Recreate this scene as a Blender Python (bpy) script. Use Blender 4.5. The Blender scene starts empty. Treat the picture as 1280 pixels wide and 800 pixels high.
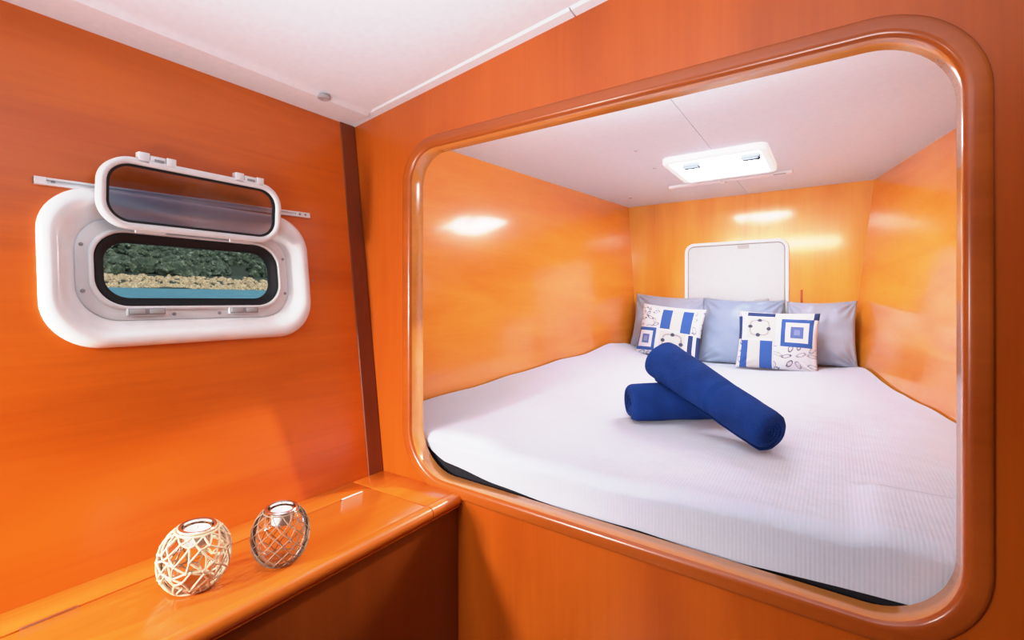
import bpy, bmesh, math, random
from mathutils import Vector, Matrix, noise
# metres; z = 0 is the eye level of the photograph, the cabin sole lies 1.10 below
random.seed(7)
S = bpy.context.scene
C = S.collection
R = math.radians
V = Vector

# ------------------------------------------------------------------ materials
def new_mat(name):
    m = bpy.data.materials.new(name); m.use_nodes = True
    nt = m.node_tree; b = nt.nodes['Principled BSDF']
    return m, nt, b

def plain(name, col, rough=.5, metal=0, coat=0, bump=0, bscale=40, emit=0, sheen=0, trans=0, ior=1.45, alpha=1):
    m, nt, b = new_mat(name)
    b.inputs['Base Color'].default_value = (*col, 1)
    b.inputs['Roughness'].default_value = rough
    b.inputs['Metallic'].default_value = metal
    b.inputs['Coat Weight'].default_value = coat
    b.inputs['Coat Roughness'].default_value = .08
    b.inputs['Sheen Weight'].default_value = sheen
    b.inputs['Transmission Weight'].default_value = trans
    b.inputs['IOR'].default_value = ior
    if emit:
        b.inputs['Emission Color'].default_value = (*col, 1)
        b.inputs['Emission Strength'].default_value = emit
    tc = nt.nodes.new('ShaderNodeTexCoord'); n = nt.nodes.new('ShaderNodeTexNoise')
    n.inputs['Scale'].default_value = bscale; n.inputs['Detail'].default_value = 4
    nt.links.new(tc.outputs['Object'], n.inputs['Vector'])
    mx = nt.nodes.new('ShaderNodeMix'); mx.data_type = 'RGBA'
    mx.inputs[6].default_value = (*[c*.94 for c in col], 1); mx.inputs[7].default_value = (*[min(1, c*1.05) for c in col], 1)
    nt.links.new(n.outputs['Fac'], mx.inputs[0]); nt.links.new(mx.outputs[2], b.inputs['Base Color'])
    if bump:
        bp = nt.nodes.new('ShaderNodeBump'); bp.inputs['Strength'].default_value = bump; bp.inputs['Distance'].default_value = .004
        nt.links.new(n.outputs['Fac'], bp.inputs['Height']); nt.links.new(bp.outputs['Normal'], b.inputs['Normal'])
    return m

def wood(name, axis, light, dark, rough=.28, coat=.35, figure=1.0, wob=.25):
    """varnished veneer; grain runs along the given axis (0 x, 1 y, 2 z)"""
    m, nt, b = new_mat(name)
    N, L = nt.nodes, nt.links
    tc = N.new('ShaderNodeTexCoord')
    def layer(along, across, detail, dist):
        mp = N.new('ShaderNodeMapping')
        sc = [across]*3; sc[axis] = along
        mp.inputs['Scale'].default_value = sc
        L.new(tc.outputs['Object'], mp.inputs['Vector'])
        n = N.new('ShaderNodeTexNoise'); n.inputs['Scale'].default_value = 1
        n.inputs['Detail'].default_value = detail; n.inputs['Distortion'].default_value = dist
        L.new(mp.outputs['Vector'], n.inputs['Vector']); return n.outputs['Fac']
    a = layer(.9, 7*figure, 5, wob)
    f = layer(3, 90*figure, 3, .1)
    c = layer(1.2, 2.2, 2, .0)
    def mth(op, x, y):
        n = N.new('ShaderNodeMath'); n.operation = op
        for i, v in enumerate((x, y)):
            if isinstance(v, (int, float)): n.inputs[i].default_value = v
            else: L.new(v, n.inputs[i])
        return n.outputs[0]
    s = mth('ADD', mth('ADD', mth('MULTIPLY', a, .6), mth('MULTIPLY', f, .16)), mth('MULTIPLY', c, .34))
    cr = N.new('ShaderNodeValToRGB')
    cr.color_ramp.elements[0].position = .38; cr.color_ramp.elements[0].color = (*dark, 1)
    cr.color_ramp.elements[1].position = .68; cr.color_ramp.elements[1].color = (*light, 1)
    L.new(s, cr.inputs['Fac']); L.new(cr.outputs['Color'], b.inputs['Base Color'])
    b.inputs['Roughness'].default_value = rough
    b.inputs['Coat Weight'].default_value = coat; b.inputs['Coat Roughness'].default_value = .2 if rough == .28 else .12
    bp = N.new('ShaderNodeBump'); bp.inputs['Strength'].default_value = .03; bp.inputs['Distance'].default_value = .002
    L.new(f, bp.inputs['Height']); L.new(bp.outputs['Normal'], b.inputs['Normal'])
    return m

OL, OD = (.80, .285, .055), (.52, .125, .016)
M = dict(
    wood_left=wood('varnished_wood_lengthwise', 1, (.78, .158, .009), (.54, .086, .004), wob=.5, coat=.12, rough=.32),
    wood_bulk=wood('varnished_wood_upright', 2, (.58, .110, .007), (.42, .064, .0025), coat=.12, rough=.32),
    wood_trim=wood('moulding_wood', 0, (.50, .105, .012), (.34, .058, .005), rough=.28, coat=.3, wob=.1),
    wood_jamb_lit=wood('lit_jamb_wood', 0, (.86, .33, .07), (.64, .20, .035), rough=.2, coat=.6, wob=.1),  # paler than the moulding: light from the hatch put into the colour
    wood_bench=wood('bench_wood', 1, (.80, .20, .02), (.56, .105, .007), rough=.24, coat=.5),
    wood_front=wood('bench_front_wood', 2, (.21, .040, .005), (.13, .020, .0025)),  # shade on the bench front put into a darker colour than its top
    corner_shade=wood('painted_corner_shade', 2, (.26, .05, .008), (.16, .025, .004), rough=.6, coat=0),  # shade at the end of the left wall, painted as a dark tone
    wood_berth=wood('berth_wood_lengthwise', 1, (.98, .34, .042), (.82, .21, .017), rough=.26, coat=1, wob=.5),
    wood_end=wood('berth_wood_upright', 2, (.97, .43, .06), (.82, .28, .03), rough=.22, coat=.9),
    white_lin=plain('white_headlining', (.86, .92, .98), .6, bump=.08, bscale=60),
    white_berth_lin=plain('white_berth_headlining', (.77, .86, .95), .55, bump=.05, bscale=60),
    gel=plain('white_moulded_plastic', (.90, .94, .97), .22, coat=.4),
    ivory=plain('white_enamel', (.82, .84, .86), .3, coat=.2),
    hatchwhite=plain('white_hatch_frame', (.88, .88, .90), .35),
    hatchglow=plain('glowing_hatch_white', (.90, .90, .93), .35, emit=.45),  # frame given a glow of its own to look brighter
    panel=plain('white_door_panel', (.66, .69, .73), .5),
    grey=plain('grey_plastic', (.30, .31, .33), .4),
    latchgrey=plain('slate_plastic', (.045, .05, .06), .6),
    lightgrey=plain('pale_grey_plastic', (.45, .46, .47), .4),
    dot=plain('ceiling_dot', (.45, .42, .43), .5),
    black=plain('black_rubber', (.005, .006, .008), .6),
    metal=plain('brushed_steel', (.55, .53, .52), .3, metal=1),
    chrome=plain('polished_steel', (.8, .78, .76), .15, metal=1),
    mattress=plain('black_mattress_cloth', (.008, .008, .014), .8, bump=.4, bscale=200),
    base=plain('berth_board', (.30, .13, .05), .6),
    wax=plain('white_wax', (.92, .90, .92), .5),
    rope=plain('cream_cord', (.80, .62, .42), .8, bump=.5, bscale=400),
    twine=plain('dark_thin_cord', (.36, .25, .17), .7, bump=.5, bscale=400),
    pillow=plain('grey_blue_satin', (.29, .36, .51), .42, sheen=.3),
    pillow2=plain('silver_grey_satin', (.38, .41, .53), .4, sheen=.3),
    sole=plain('cabin_sole', (.30, .11, .03), .4),
    dark=plain('dark_gap', (.02, .015, .012), .9),
)
# towel: terry cloth
m, nt, b = new_mat('navy_terry'); M['towel'] = m
b.inputs['Roughness'].default_value = .95; b.inputs['Specular IOR Level'].default_value = .12; b.inputs['Sheen Weight'].default_value = .06; b.inputs['Sheen Tint'].default_value = (.15, .35, .9, 1)
tc = nt.nodes.new('ShaderNodeTexCoord'); n1 = nt.nodes.new('ShaderNodeTexNoise'); n1.inputs['Scale'].default_value = 260; n1.inputs['Detail'].default_value = 3
n2 = nt.nodes.new('ShaderNodeTexNoise'); n2.inputs['Scale'].default_value = 10; n2.inputs['Detail'].default_value = 3
for n in (n1, n2): nt.links.new(tc.outputs['Object'], n.inputs['Vector'])
mx = nt.nodes.new('ShaderNodeMix'); mx.data_type = 'RGBA'
mx.inputs[6].default_value = (.003, .010, .065, 1); mx.inputs[7].default_value = (.014, .058, .30, 1)
ad = nt.nodes.new('ShaderNodeMath'); ad.operation = 'AVERAGE' if False else 'MULTIPLY_ADD'; ad.inputs[1].default_value = .3
nt.links.new(n1.outputs['Fac'], ad.inputs[0])
hm = nt.nodes.new('ShaderNodeMath'); hm.operation = 'MULTIPLY'; hm.inputs[1].default_value = 1.0
nt.links.new(n2.outputs['Fac'], hm.inputs[0]); nt.links.new(hm.outputs[0], ad.inputs[2])
nt.links.new(ad.outputs[0], mx.inputs[0]); nt.links.new(mx.outputs[2], b.inputs['Base Color'])
bp = nt.nodes.new('ShaderNodeBump'); bp.inputs['Strength'].default_value = .8; bp.inputs['Distance'].default_value = .006
nt.links.new(n1.outputs['Fac'], bp.inputs['Height']); nt.links.new(bp.outputs['Normal'], b.inputs['Normal'])
M['towelband'] = plain('navy_woven_band', (.009, .040, .21), .95, bump=.3, bscale=300)
M['towelband'].node_tree.nodes['Principled BSDF'].inputs['Specular IOR Level'].default_value = .12

# sheet: fine ribbed white cotton
m, nt, b = new_mat('ribbed_white_cotton'); M['sheet'] = m
b.inputs['Base Color'].default_value = (.57, .63, .765, 1); b.inputs['Roughness'].default_value = .85; b.inputs['Sheen Weight'].default_value = .15
tc = nt.nodes.new('ShaderNodeTexCoord'); w = nt.nodes.new('ShaderNodeTexWave'); w.wave_type = 'BANDS'; w.bands_direction = 'X'
w.inputs['Scale'].default_value = 38; w.inputs['Distortion'].default_value = .3
nz = nt.nodes.new('ShaderNodeTexNoise'); nz.inputs['Scale'].default_value = 6; nz.inputs['Detail'].default_value = 5
for n in (w, nz): nt.links.new(tc.outputs['Object'], n.inputs['Vector'])
mm = nt.nodes.new('ShaderNodeMath'); mm.operation = 'MULTIPLY_ADD'; mm.inputs[1].default_value = .06
nt.links.new(w.outputs['Fac'], mm.inputs[0]); nt.links.new(nz.outputs['Fac'], mm.inputs[2])
bp = nt.nodes.new('ShaderNodeBump'); bp.inputs['Strength'].default_value = .27; bp.inputs['Distance'].default_value = .02
nt.links.new(mm.outputs[0], bp.inputs['Height']); nt.links.new(bp.outputs['Normal'], b.inputs['Normal'])

# printed cushion cloth, colours kept on the mesh
m, nt, b = new_mat('printed_cotton'); M['print'] = m
at = nt.nodes.new('ShaderNodeVertexColor'); at.layer_name = 'print'
nt.links.new(at.outputs['Color'], b.inputs['Base Color']); b.inputs['Roughness'].default_value = .85

# glass
def thin_glass(name, tint, ior, rough=.03, gcol=(1, 1, 1)):
    m, nt, b = new_mat(name)
    nt.nodes.remove(b); out = nt.nodes['Material Output']
    tr = nt.nodes.new('ShaderNodeBsdfTransparent'); tr.inputs[0].default_value = (*tint, 1)
    gl = nt.nodes.new('ShaderNodeBsdfGlossy'); gl.inputs['Roughness'].default_value = rough; gl.inputs['Color'].default_value = (*gcol, 1)
    fr = nt.nodes.new('ShaderNodeFresnel'); fr.inputs[0].default_value = ior
    ms = nt.nodes.new('ShaderNodeMixShader'); nt.links.new(fr.outputs[0], ms.inputs[0]); nt.links.new(tr.outputs[0], ms.inputs[1]); nt.links.new(gl.outputs[0], ms.inputs[2])
    nt.links.new(ms.outputs[0], out.inputs['Surface']); return m
M['glass'] = thin_glass('clear_glass', (.97, .98, .98), 1.16, .08)
M['tint'] = thin_glass('tinted_acrylic', (.80, .86, .96), 1.6, .04, (.88, .94, 1))
# frosted skylight pane glowing with daylight
m, nt, b = new_mat('frosted_skylight'); M['sky_pane'] = m
b.inputs['Base Color'].default_value = (.9, .92, .95, 1); b.inputs['Emission Color'].default_value = (.84, .93, 1, 1); b.inputs['Emission Strength'].default_value = 28
# outside
def mottled(name, cols, scale, rough=.9, bump=.6, dist=.3, bscale=None):
    m, nt, b = new_mat(name); b.inputs['Roughness'].default_value = rough
    tc = nt.nodes.new('ShaderNodeTexCoord'); n = nt.nodes.new('ShaderNodeTexNoise'); n.inputs['Scale'].default_value = scale; n.inputs['Detail'].default_value = 8; n.inputs['Roughness'].default_value = .7
    nt.links.new(tc.outputs['Object'], n.inputs['Vector'])
    cr = nt.nodes.new('ShaderNodeValToRGB'); e = cr.color_ramp.elements
    e[0].position = .3; e[0].color = (*cols[0], 1); e[1].position = .7; e[1].color = (*cols[-1], 1)
    for i, c in enumerate(cols[1:-1]): x = e.new(.3+.4*(i+1)/(len(cols)-1)); x.color = (*c, 1)
    nt.links.new(n.outputs['Fac'], cr.inputs[0]); nt.links.new(cr.outputs[0], b.inputs['Base Color'])
    bp = nt.nodes.new('ShaderNodeBump'); bp.inputs['Strength'].default_value = bump; bp.inputs['Distance'].default_value = dist
    nt.links.new(n.outputs['Fac'], bp.inputs['Height']); nt.links.new(bp.outputs['Normal'], b.inputs['Normal'])
    return m
M['sea'] = mottled('sea_water', [(.015, .13, .19), (.03, .20, .27), (.09, .32, .38)], 1.5, .4, .6, .2)
M['rock'] = mottled('pale_shore_rock', [(.10, .08, .06), (.42, .31, .17), (.72, .62, .45)], 7)
M['leaf'] = mottled('bush_foliage', [(.004, .010, .007), (.035, .06, .035), (.10, .14, .085), (.42, .46, .36)], 2.2, .9, 1, .5)
M['hill'] = mottled('hill_soil', [(.012, .025, .018), (.035, .05, .03)], 1)

# ------------------------------------------------------------------ helpers
def tag(o, label=None, cat=None, group=None, kind=None):
    if label: o['label'] = label
    if cat: o['category'] = cat
    if group: o['group'] = group
    if kind: o['kind'] = kind
    return o

def empty(name, loc=(0, 0, 0), mat=None):
    o = bpy.data.objects.new(name, None); C.objects.link(o); o.empty_display_size = .05
    o.matrix_world = mat if mat is not None else Matrix.Translation(loc)
    return o

def obj(name, bm, mats, parent=None, smooth=True, world=None, angle=40):
    """world: matrix that already brought the mesh to world space -> undo for the parent"""
    me = bpy.data.meshes.new(name)
    bmesh.ops.recalc_face_normals(bm, faces=bm.faces)
    bm.to_mesh(me); bm.free()
    if not isinstance(mats, (list, tuple)): mats = [mats]
    for mm_ in mats: me.materials.append(mm_)
    if smooth:
        for p in me.polygons: p.use_smooth = True
        try: me.set_sharp_from_angle(angle=R(angle))
        except Exception: pass
    o = bpy.data.objects.new(name, me); C.objects.link(o)
    if parent is not None: o.parent = parent
    return o

def rr(x0, x1, z0, z1, r, n=10):
    """rounded rectangle loop, counter-clockwise, same point count for any size"""
    if not isinstance(r, (list, tuple)): r = [r]*4          # BL BR TR TL
    pts = []
    for (cx, cz, a, rad) in ((x0+r[0], z0+r[0], 180, r[0]), (x1-r[1], z0+r[1], 270, r[1]), (x1-r[2], z1-r[2], 0, r[2]), (x0+r[3], z1-r[3], 90, r[3])):
        for i in range(n+1):
            t = R(a+90*i/n); pts.append((cx+rad*math.cos(t), cz+rad*math.sin(t)))
    return pts
def rrc(hw, hh, r, n=10, c=(0, 0)): return rr(c[0]-hw, c[0]+hw, c[1]-hh, c[1]+hh, r, n)

def loft(bm, rings, closed=True, cap0=False, cap1=False, mi=0):
    vs = [[bm.verts.new(p) for p in ring] for ring in rings]
    n = len(vs[0])
    for a, b_ in zip(vs, vs[1:]):
        for i in range(n if closed else n-1):
            f = bm.faces.new((a[i], a[(i+1) % n], b_[(i+1) % n], b_[i])); f.material_index = mi
    if cap0: bm.faces.new(vs[0]).material_index = mi
    if cap1: bm.faces.new(vs[-1]).material_index = mi
    return vs

def plate(bm, outer, holes, P, d0, d1):
    """flat plate with holes; P(u,v,d) -> point"""
    for d in (d0, d1):
        es = []
        for lp in [outer]+holes:
            vs = [bm.verts.new(P(u, v, d)) for u, v in lp]
            es += [bm.edges.new((vs[i], vs[(i+1) % len(vs)])) for i in range(len(vs))]
        bmesh.ops.triangle_fill(bm, edges=es, use_beauty=True, use_dissolve=False)
    for lp in [outer]+holes:
        a = [bm.verts.new(P(u, v, d0)) for u, v in lp]; b_ = [bm.verts.new(P(u, v, d1)) for u, v in lp]
        for i in range(len(lp)):
            j = (i+1) % len(lp); bm.faces.new((a[i], a[j], b_[j], b_[i]))
    bmesh.ops.remove_doubles(bm, verts=bm.verts, dist=1e-5)

def box(bm, c, s, rot=None, bev=0, seg=2):
    m_ = Matrix.Translation(c) @ (rot.to_4x4() if rot else Matrix()) @ Matrix.Diagonal((*s, 1))
    r = bmesh.ops.create_cube(bm, size=1, matrix=m_)
    if bev:
        es = list({e for v in r['verts'] for e in v.link_edges})
        bmesh.ops.bevel(bm, geom=es, offset=bev, segments=seg, affect='EDGES', profile=.5)

def tube(bm, path, rad, n=8, closed=False):
    rings = []; L = len(path); up = V((.13, .21, .97))
    for i, p in enumerate(path):
        p = V(p); a = V(path[(i-1) % L] if closed or i else path[0]); b_ = V(path[(i+1) % L] if closed or i < L-1 else path[-1])
        t = (b_-a).normalized(); s = t.cross(up)
        if s.length < 1e-4: s = t.cross(V((1, 0, 0)))
        s.normalize(); q = s.cross(t)
        rings.append([p+rad*(s*math.cos(2*math.pi*k/n)+q*math.sin(2*math.pi*k/n)) for k in range(n)])
    vs = loft(bm, rings, True, not closed, not closed)
    if closed:
        for k in range(n): bm.faces.new((vs[-1][k], vs[-1][(k+1) % n], vs[0][(k+1) % n], vs[0][k]))

def lathe(bm, prof, n=32, c=(0, 0, 0), caps=(False, False)):
    loft(bm, [[(c[0]+r*math.cos(2*math.pi*k/n), c[1]+r*math.sin(2*math.pi*k/n), c[2]+z) for k in range(n)] for r, z in prof], True, *caps)

def disc(bm, P, u, v, d, r, h, n=16):
    """low round head on a local plane"""
    ring = lambda rad, dd: [P(u+rad*math.cos(2*math.pi*k/n), v+rad*math.sin(2*math.pi*k/n), dd) for k in range(n)]
    loft(bm, [ring(r, d), ring(r, d+h*.6), ring(r*.7, d+h)], True, False, True)

# ------------------------------------------------------------------ the forward dressing area
YB = 1.10                                   # face of the bulkhead
TILT = .127                                 # the hull side leans out towards the top
wx = lambda z: -1.435 + TILT*(.626-z)       # left wall
Z_SOLE = -1.10
# left wall: local frame u along +y, v up the slope, d into the room
nrm = V((1, 0, TILT)).normalized(); up = V((-TILT, 0, 1)).normalized()
VC, UC = .0745, .566
O = V((wx(VC), UC, VC))
def WL(u, v, d): return O + V((0, u, 0)) + up*v + nrm*d
vz = lambda z: (z-VC)/up.z
bm = bmesh.new()
plate(bm, [(-1.6-UC, vz(Z_SOLE)), (YB-UC, vz(Z_SOLE)), (YB-UC, vz(.626)), (-1.6-UC, vz(.626))], [rrc(.275, .15, .1)], WL, 0, -.05)
tag(obj('wall_left', bm, M['wood_left'], smooth=False), 'orange varnished wood wall with the opened porthole, grain running lengthwise', 'wall', kind='structure')
# dark strip standing for the shade where the wall meets the bulkhead
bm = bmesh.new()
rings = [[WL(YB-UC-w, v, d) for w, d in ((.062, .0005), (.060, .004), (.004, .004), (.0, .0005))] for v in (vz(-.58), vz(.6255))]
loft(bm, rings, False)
tag(obj('shade_strip', bm, M['corner_shade'], smooth=False), 'narrow dark strip painted as shade in the corner between left wall and bulkhead', 'trim', kind='structure')

# bulkhead with the berth opening
IX0, IX1, IZ0, IZ1, IR = -1.143, .179, -.572, .482, [.14, .135, .13, .10]
def slant(p):
    x, z = p
    if z < -.1:
        k = min(1, (-.1-z)/.3); z += k*(-.026)*(x+.48)
    return (x, z)
ins = lambda o: [slant(p) for p in rr(IX0-o, IX1+o, IZ0-o, IZ1+o, [r+o for r in IR], 14)]
czl = lambda x: .626 + .117*(x+1.435)       # ceiling line on the bulkhead
PB = lambda u, v, d: V((u, YB+d, v))
bm = bmesh.new()
plate(bm, [(-1.64, Z_SOLE), (.98, Z_SOLE), (.98, .97), (-1.64, .97)], [ins(.012)], PB, 0, .05)
tag(obj('wall_front', bm, M['wood_bulk'], smooth=False), 'orange wood bulkhead around the rounded opening to the berth', 'wall', kind='structure')
bm = bmesh.new()
face = [(.038, .001), (.0375, -.0045), (.0355, -.0065), (.030, -.0072), (.014, -.0078), (.007, -.0068), (.0025, -.0035), (.0005, .001)]
jamb = [(.0005, .001), (0, .006), (0, .052), (.004, .055), (.03, .055), (.03, .05)]
loft(bm, [[PB(u, v, d) for u, v in ins(o)] for o, d in face], mi=0)
loft(bm, [[PB(u, v, d) for u, v in ins(o)] for o, d in jamb], mi=1)
bmesh.ops.remove_doubles(bm, verts=bm.verts, dist=1e-6)
tag(obj('trim_1', bm, [M['wood_trim'], M['wood_jamb_lit']], angle=60), 'glossy rounded wood moulding framing the berth opening', 'trim', kind='structure')

# ceiling with its lowered edge strips
bm = bmesh.new()
Y0, Y1 = -1.6, YB
def cz(x): return czl(x)
sec = [(-1.435, .626), (-1.325, .632), (-1.312, .641), (-1.295, .648), (.95, .648+.118*(2.245))]
loft(bm, [[V((x, y, z)) for x, z in sec] for y in (Y0, Y1-.03)], False)
loft(bm, [[V((x, y, z+.03)) for x, z in sec] for y in (Y0, Y1)], False)
tag(obj('ceiling', bm, M['white_lin'], angle=30), 'white sloping ceiling panel above the dressing area', 'ceiling', kind='structure')
for (xa, xb) in ((-1.434, -.553), (-.549, .95)):
    bm = bmesh.new()
    rings = []
    for x in (xa, xb):
        z = czl(x)
        rings.append([V((x, YB, z-.001)), V((x, YB-.028, z+.001)), V((x, YB-.034, z+.006)), V((x, YB-.034, z+.03)), V((x, YB, z+.03))])
    loft(bm, rings, True, True, True)
    tag(obj('trim_3' if xa < -1 else 'trim_4', bm, M['white_lin'], smooth=False),
        'white ceiling edge strip along the bulkhead, '+('left' if xa < -1 else 'right')+' of the joint', 'trim', kind='structure')
# closing walls and sole, outside the frame
def slab(name, pts, mat, label, cat):
    bm = bmesh.new(); bm.faces.new([bm.verts.new(p) for p in pts])
    return tag(obj(name, bm, mat, smooth=False), label, cat, kind='structure')
slab('wall_right', [(.95, -1.6, Z_SOLE), (.95, YB, Z_SOLE), (.95, YB, .95), (.95, -1.6, .95)], M['wood_front'], 'wood wall on the right of the dressing area', 'wall')
slab('wall_rear', [(-1.5, -1.6, Z_SOLE), (.95, -1.6, Z_SOLE), (.95, -1.6, .95), (-1.5, -1.6, .95)], M['wood_front'], 'dark wood wall behind the viewer', 'wall')
slab('floor', [(-1.23, -1.6, Z_SOLE), (.95, -1.6, Z_SOLE), (.95, YB, Z_SOLE), (-1.23, YB, Z_SOLE)], M['sole'], 'brown cabin sole', 'floor')

# ceiling button
bm = bmesh.new()
bx, by = -1.318, .897; bz = .634
lathe(bm, [(.019, .004), (.019, -.003), (.016, -.006), (.010, -.006), (.008, -.004)], 28, (bx, by, bz), (False, True))
tag(obj('ceiling_vent', bm, M['dot']), 'small round grey fitting in the ceiling edge near the bulkhead corner', 'ceiling fitting')

# ------------------------------------------------------------------ porthole
win = empty('window_1', O)
Oi = -O
tag(win, 'white moulded porthole in the left wall with its tinted sash swung up', 'window', kind='structure')
def WLo(u, v, d): return WL(u, v, d) - O
def wring(hw, hh, r, d, c=(0, 0)): return [WLo(u, v, d) for u, v in rrc(hw, hh, r, 12, c)]
bm = bmesh.new()
for_prof = [(.305, .181, .105, 0), (.3045, .1805, .105, .008), (.300, .176, .102, .016), (.290, .166, .098, .020), (.279, .155, .094, .019), (.270, .146, .09, .013),
            (.262, .139, .088, .003), (.252, .129, .084, -.006), (.244, .121, .08, -.010), (.243, .120, .08, -.012)]
loft(bm, [wring(*p) for p in for_prof])
obj('surround', bm, M['gel'], win, angle=60)
bm = bmesh.new()
loft(bm, [wring(*p) for p in [(.243, .120, .08, -.016), (.243, .120, .08, -.009), (.240, .117, .078, -.007), (.222, .097, .07, -.007), (.220, .095, .068, -.001), (.216, .091, .066, .001), (.2125, .0875, .064, -.001), (.2115, .0865, .063, -.012)]])
obj('window_frame', bm, M['ivory'], win, angle=60)
bm = bmesh.new()
loft(bm, [wring(*p) for p in [(.2115, .0865, .063, -.006), (.209, .084, .061, -.003), (.203, .078, .056, -.006), (.199, .074, .053, -.014), (.191, .066, .047, -.018), (.191, .066, .047, -.024), (.215, .090, .06, -.03), (.24, .12, .06, -.10)]])
obj('gasket', bm, M['black'], win, angle=60)
for (u, v) in ((-.232, .052), (-.232, -.052), (.232, .052), (.232, -.052), (-.06, -.107), (.045, -.107)):
    bm = bmesh.new(); disc(bm, WLo, u, v, -.007, .0042, .002); obj('screw', bm, M['grey'], win)
# latch keepers under the opening
RW = Matrix((V((0, 1, 0)), up, nrm)).transposed()
for uc in (-.118, .106):
    bm = bmesh.new(); box(bm, WLo(uc, -.101, -.003), (.078, .018, .010), RW, .002)
    k = obj('latch_keeper', bm, M['ivory'], win)
    for du in (-.02, .019):
        bm = bmesh.new(); box(bm, WLo(uc+du, -.101, .003), (.030, .011, .006), RW, .0015); obj('keeper_slot', bm, M['lightgrey'], k)
    bm = bmesh.new(); box(bm, WLo(uc, -.101, .0005), (.074, .015, .006), RW, .0005); obj('keeper_recess', bm, M['grey'], k)
# the sash: hinged above the opening, standing up off the wall
HV, HD, LEAN = .090, .016, R(10)
su = up*math.cos(LEAN)+nrm*math.sin(LEAN); sn = nrm*math.cos(LEAN)-up*math.sin(LEAN)
def SA(u, v, d): return WLo(0, HV, HD) + V((0, u, 0)) + su*v + sn*d
SH = .165
sc = (-.006, SH/2)
def sring(hw, hh, r, d): return [SA(u, v, d) for u, v in rrc(hw, hh, r, 12, sc)]
bm = bmesh.new()
hw, hh, rs = .208, SH/2, .062
loft(bm, [sring(*p) for p in [(hw-.016, hh-.016, rs-.016, .0), (hw-.002, hh-.002, rs-.002, .0), (hw, hh, rs, .002), (hw, hh, rs, .009), (hw-.0015, hh-.0015, rs-.0015, .011), (hw-.0015, hh-.0015, rs-.0015, .014), (hw, hh, rs, .016), (hw, hh, rs, .021), (hw-.004, hh-.004, rs-.004, .024), (hw-.011, hh-.011, rs-.011, .024), (hw-.015, hh-.015, rs-.015, .020), (hw-.016, hh-.016, rs-.016, .012), (hw-.016, hh-.016, rs-.016, .0)]])
sash = obj('sash', bm, M['ivory'], win, angle=50); tag(sash, 'opened sash swung up with tinted glass')
bm = bmesh.new()
loft(bm, [sring(*p) for p in [(hw-.0155, hh-.0155, rs-.016, .012), (hw-.016, hh-.016, rs-.016, .018), (hw-.021, hh-.021, rs-.02, .017), (hw-.021, hh-.021, rs-.02, .012)]])
obj('sash_seal', bm, M['black'], sash)
bm = bmesh.new()
loft(bm, [sring(hw-.016, hh-.016, rs-.016, .008), sring(hw-.016, hh-.016, rs-.016, .0125)], True, True, True)
obj('sash_pane', bm, M['tint'], sash, smooth=False)
RS = Matrix((V((0, 1, 0)), su, sn)).transposed()
for uc in (-.103, .112):
    bm = bmesh.new()
    box(bm, SA(uc-.028, SH+.003, .013), (.022, .026, .022), RS, .002)
    box(bm, SA(uc+.027, SH+.003, .013), (.020, .022, .022), RS, .002)
    box(bm, SA(uc, SH-.003, .010), (.05, .010, .014), RS, .001)
    lt = obj('sash_latch', bm, M['ivory'], sash)
    bm = bmesh.new(); box(bm, SA(uc, SH+.0045, .0135), (.033, .016, .018), RS, .004); obj('latch_lever', bm, M['ivory'], lt)
    bm = bmesh.new(); box(bm, SA(uc+.002, SH+.002, .0225), (.020, .006, .003), RS, .001); obj('latch_gap', bm, M['grey'], lt)
for uc in (-.11, .10):
    bm = bmesh.new(); tube(bm, [SA(uc-.03, -.002, .004), SA(uc+.03, -.002, .004)], .0045, 10); obj('hinge', bm, M['ivory'], sash)

# blind rail on the wall behind the sash
rz0, rz1 = .252, .270
rail = empty('blind_rail', WL(-.306, vz(rz0), 0))
tag(rail, 'thin white blind rail screwed to the wood wall behind the open porthole sash', 'rail')
ro = V(rail.location)
def RL(s, w, d):  # s along the rail 0..1
    return WL(-.306+.630*s, vz(rz0+(rz1-rz0)*s)+w, d) - ro
bm = bmesh.new()
loft(bm, [[RL(s, w, d) for w, d in ((-.0075, 0), (-.0075, .008), (-.003, .008), (-.003, .004), (.003, .004), (.003, .008), (.0075, .008), (.0075, 0))] for s in (0, 1)], True, True, True)
obj('rail_channel', bm, M['ivory'], rail, smooth=False)
for s0, s1 in ((0, .03), (.925, 1)):
    bm = bmesh.new(); loft(bm, [[RL(s, w, d) for w, d in ((-.0078, 0), (-.0078, .0088), (.0078, .0088), (.0078, 0))] for s in (s0, s1)], True, True, True)
    e = obj('end_cap', bm, M['ivory'], rail, smooth=False)
for s, dd in ((.048, .004), (.945, .0088), (.975, .0088)):
    bm = bmesh.new(); disc(bm, RL, s, 0, dd, .0, .0) if False else None
    P_ = lambda u, v, d, s=s: RL(s, v, d) + V((0, u, 0))
    disc(bm, P_, 0, 0, dd, .0035, .002); obj('screw', bm, M['grey'], rail)
# tiny screw hole right of the porthole
bm = bmesh.new(); disc(bm, WL, .322, -.012, 0, .003, .0015)
tag(obj('wall_screw', bm, M['grey']), 'tiny dark screw in the wood wall right of the porthole', 'screw')

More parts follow.
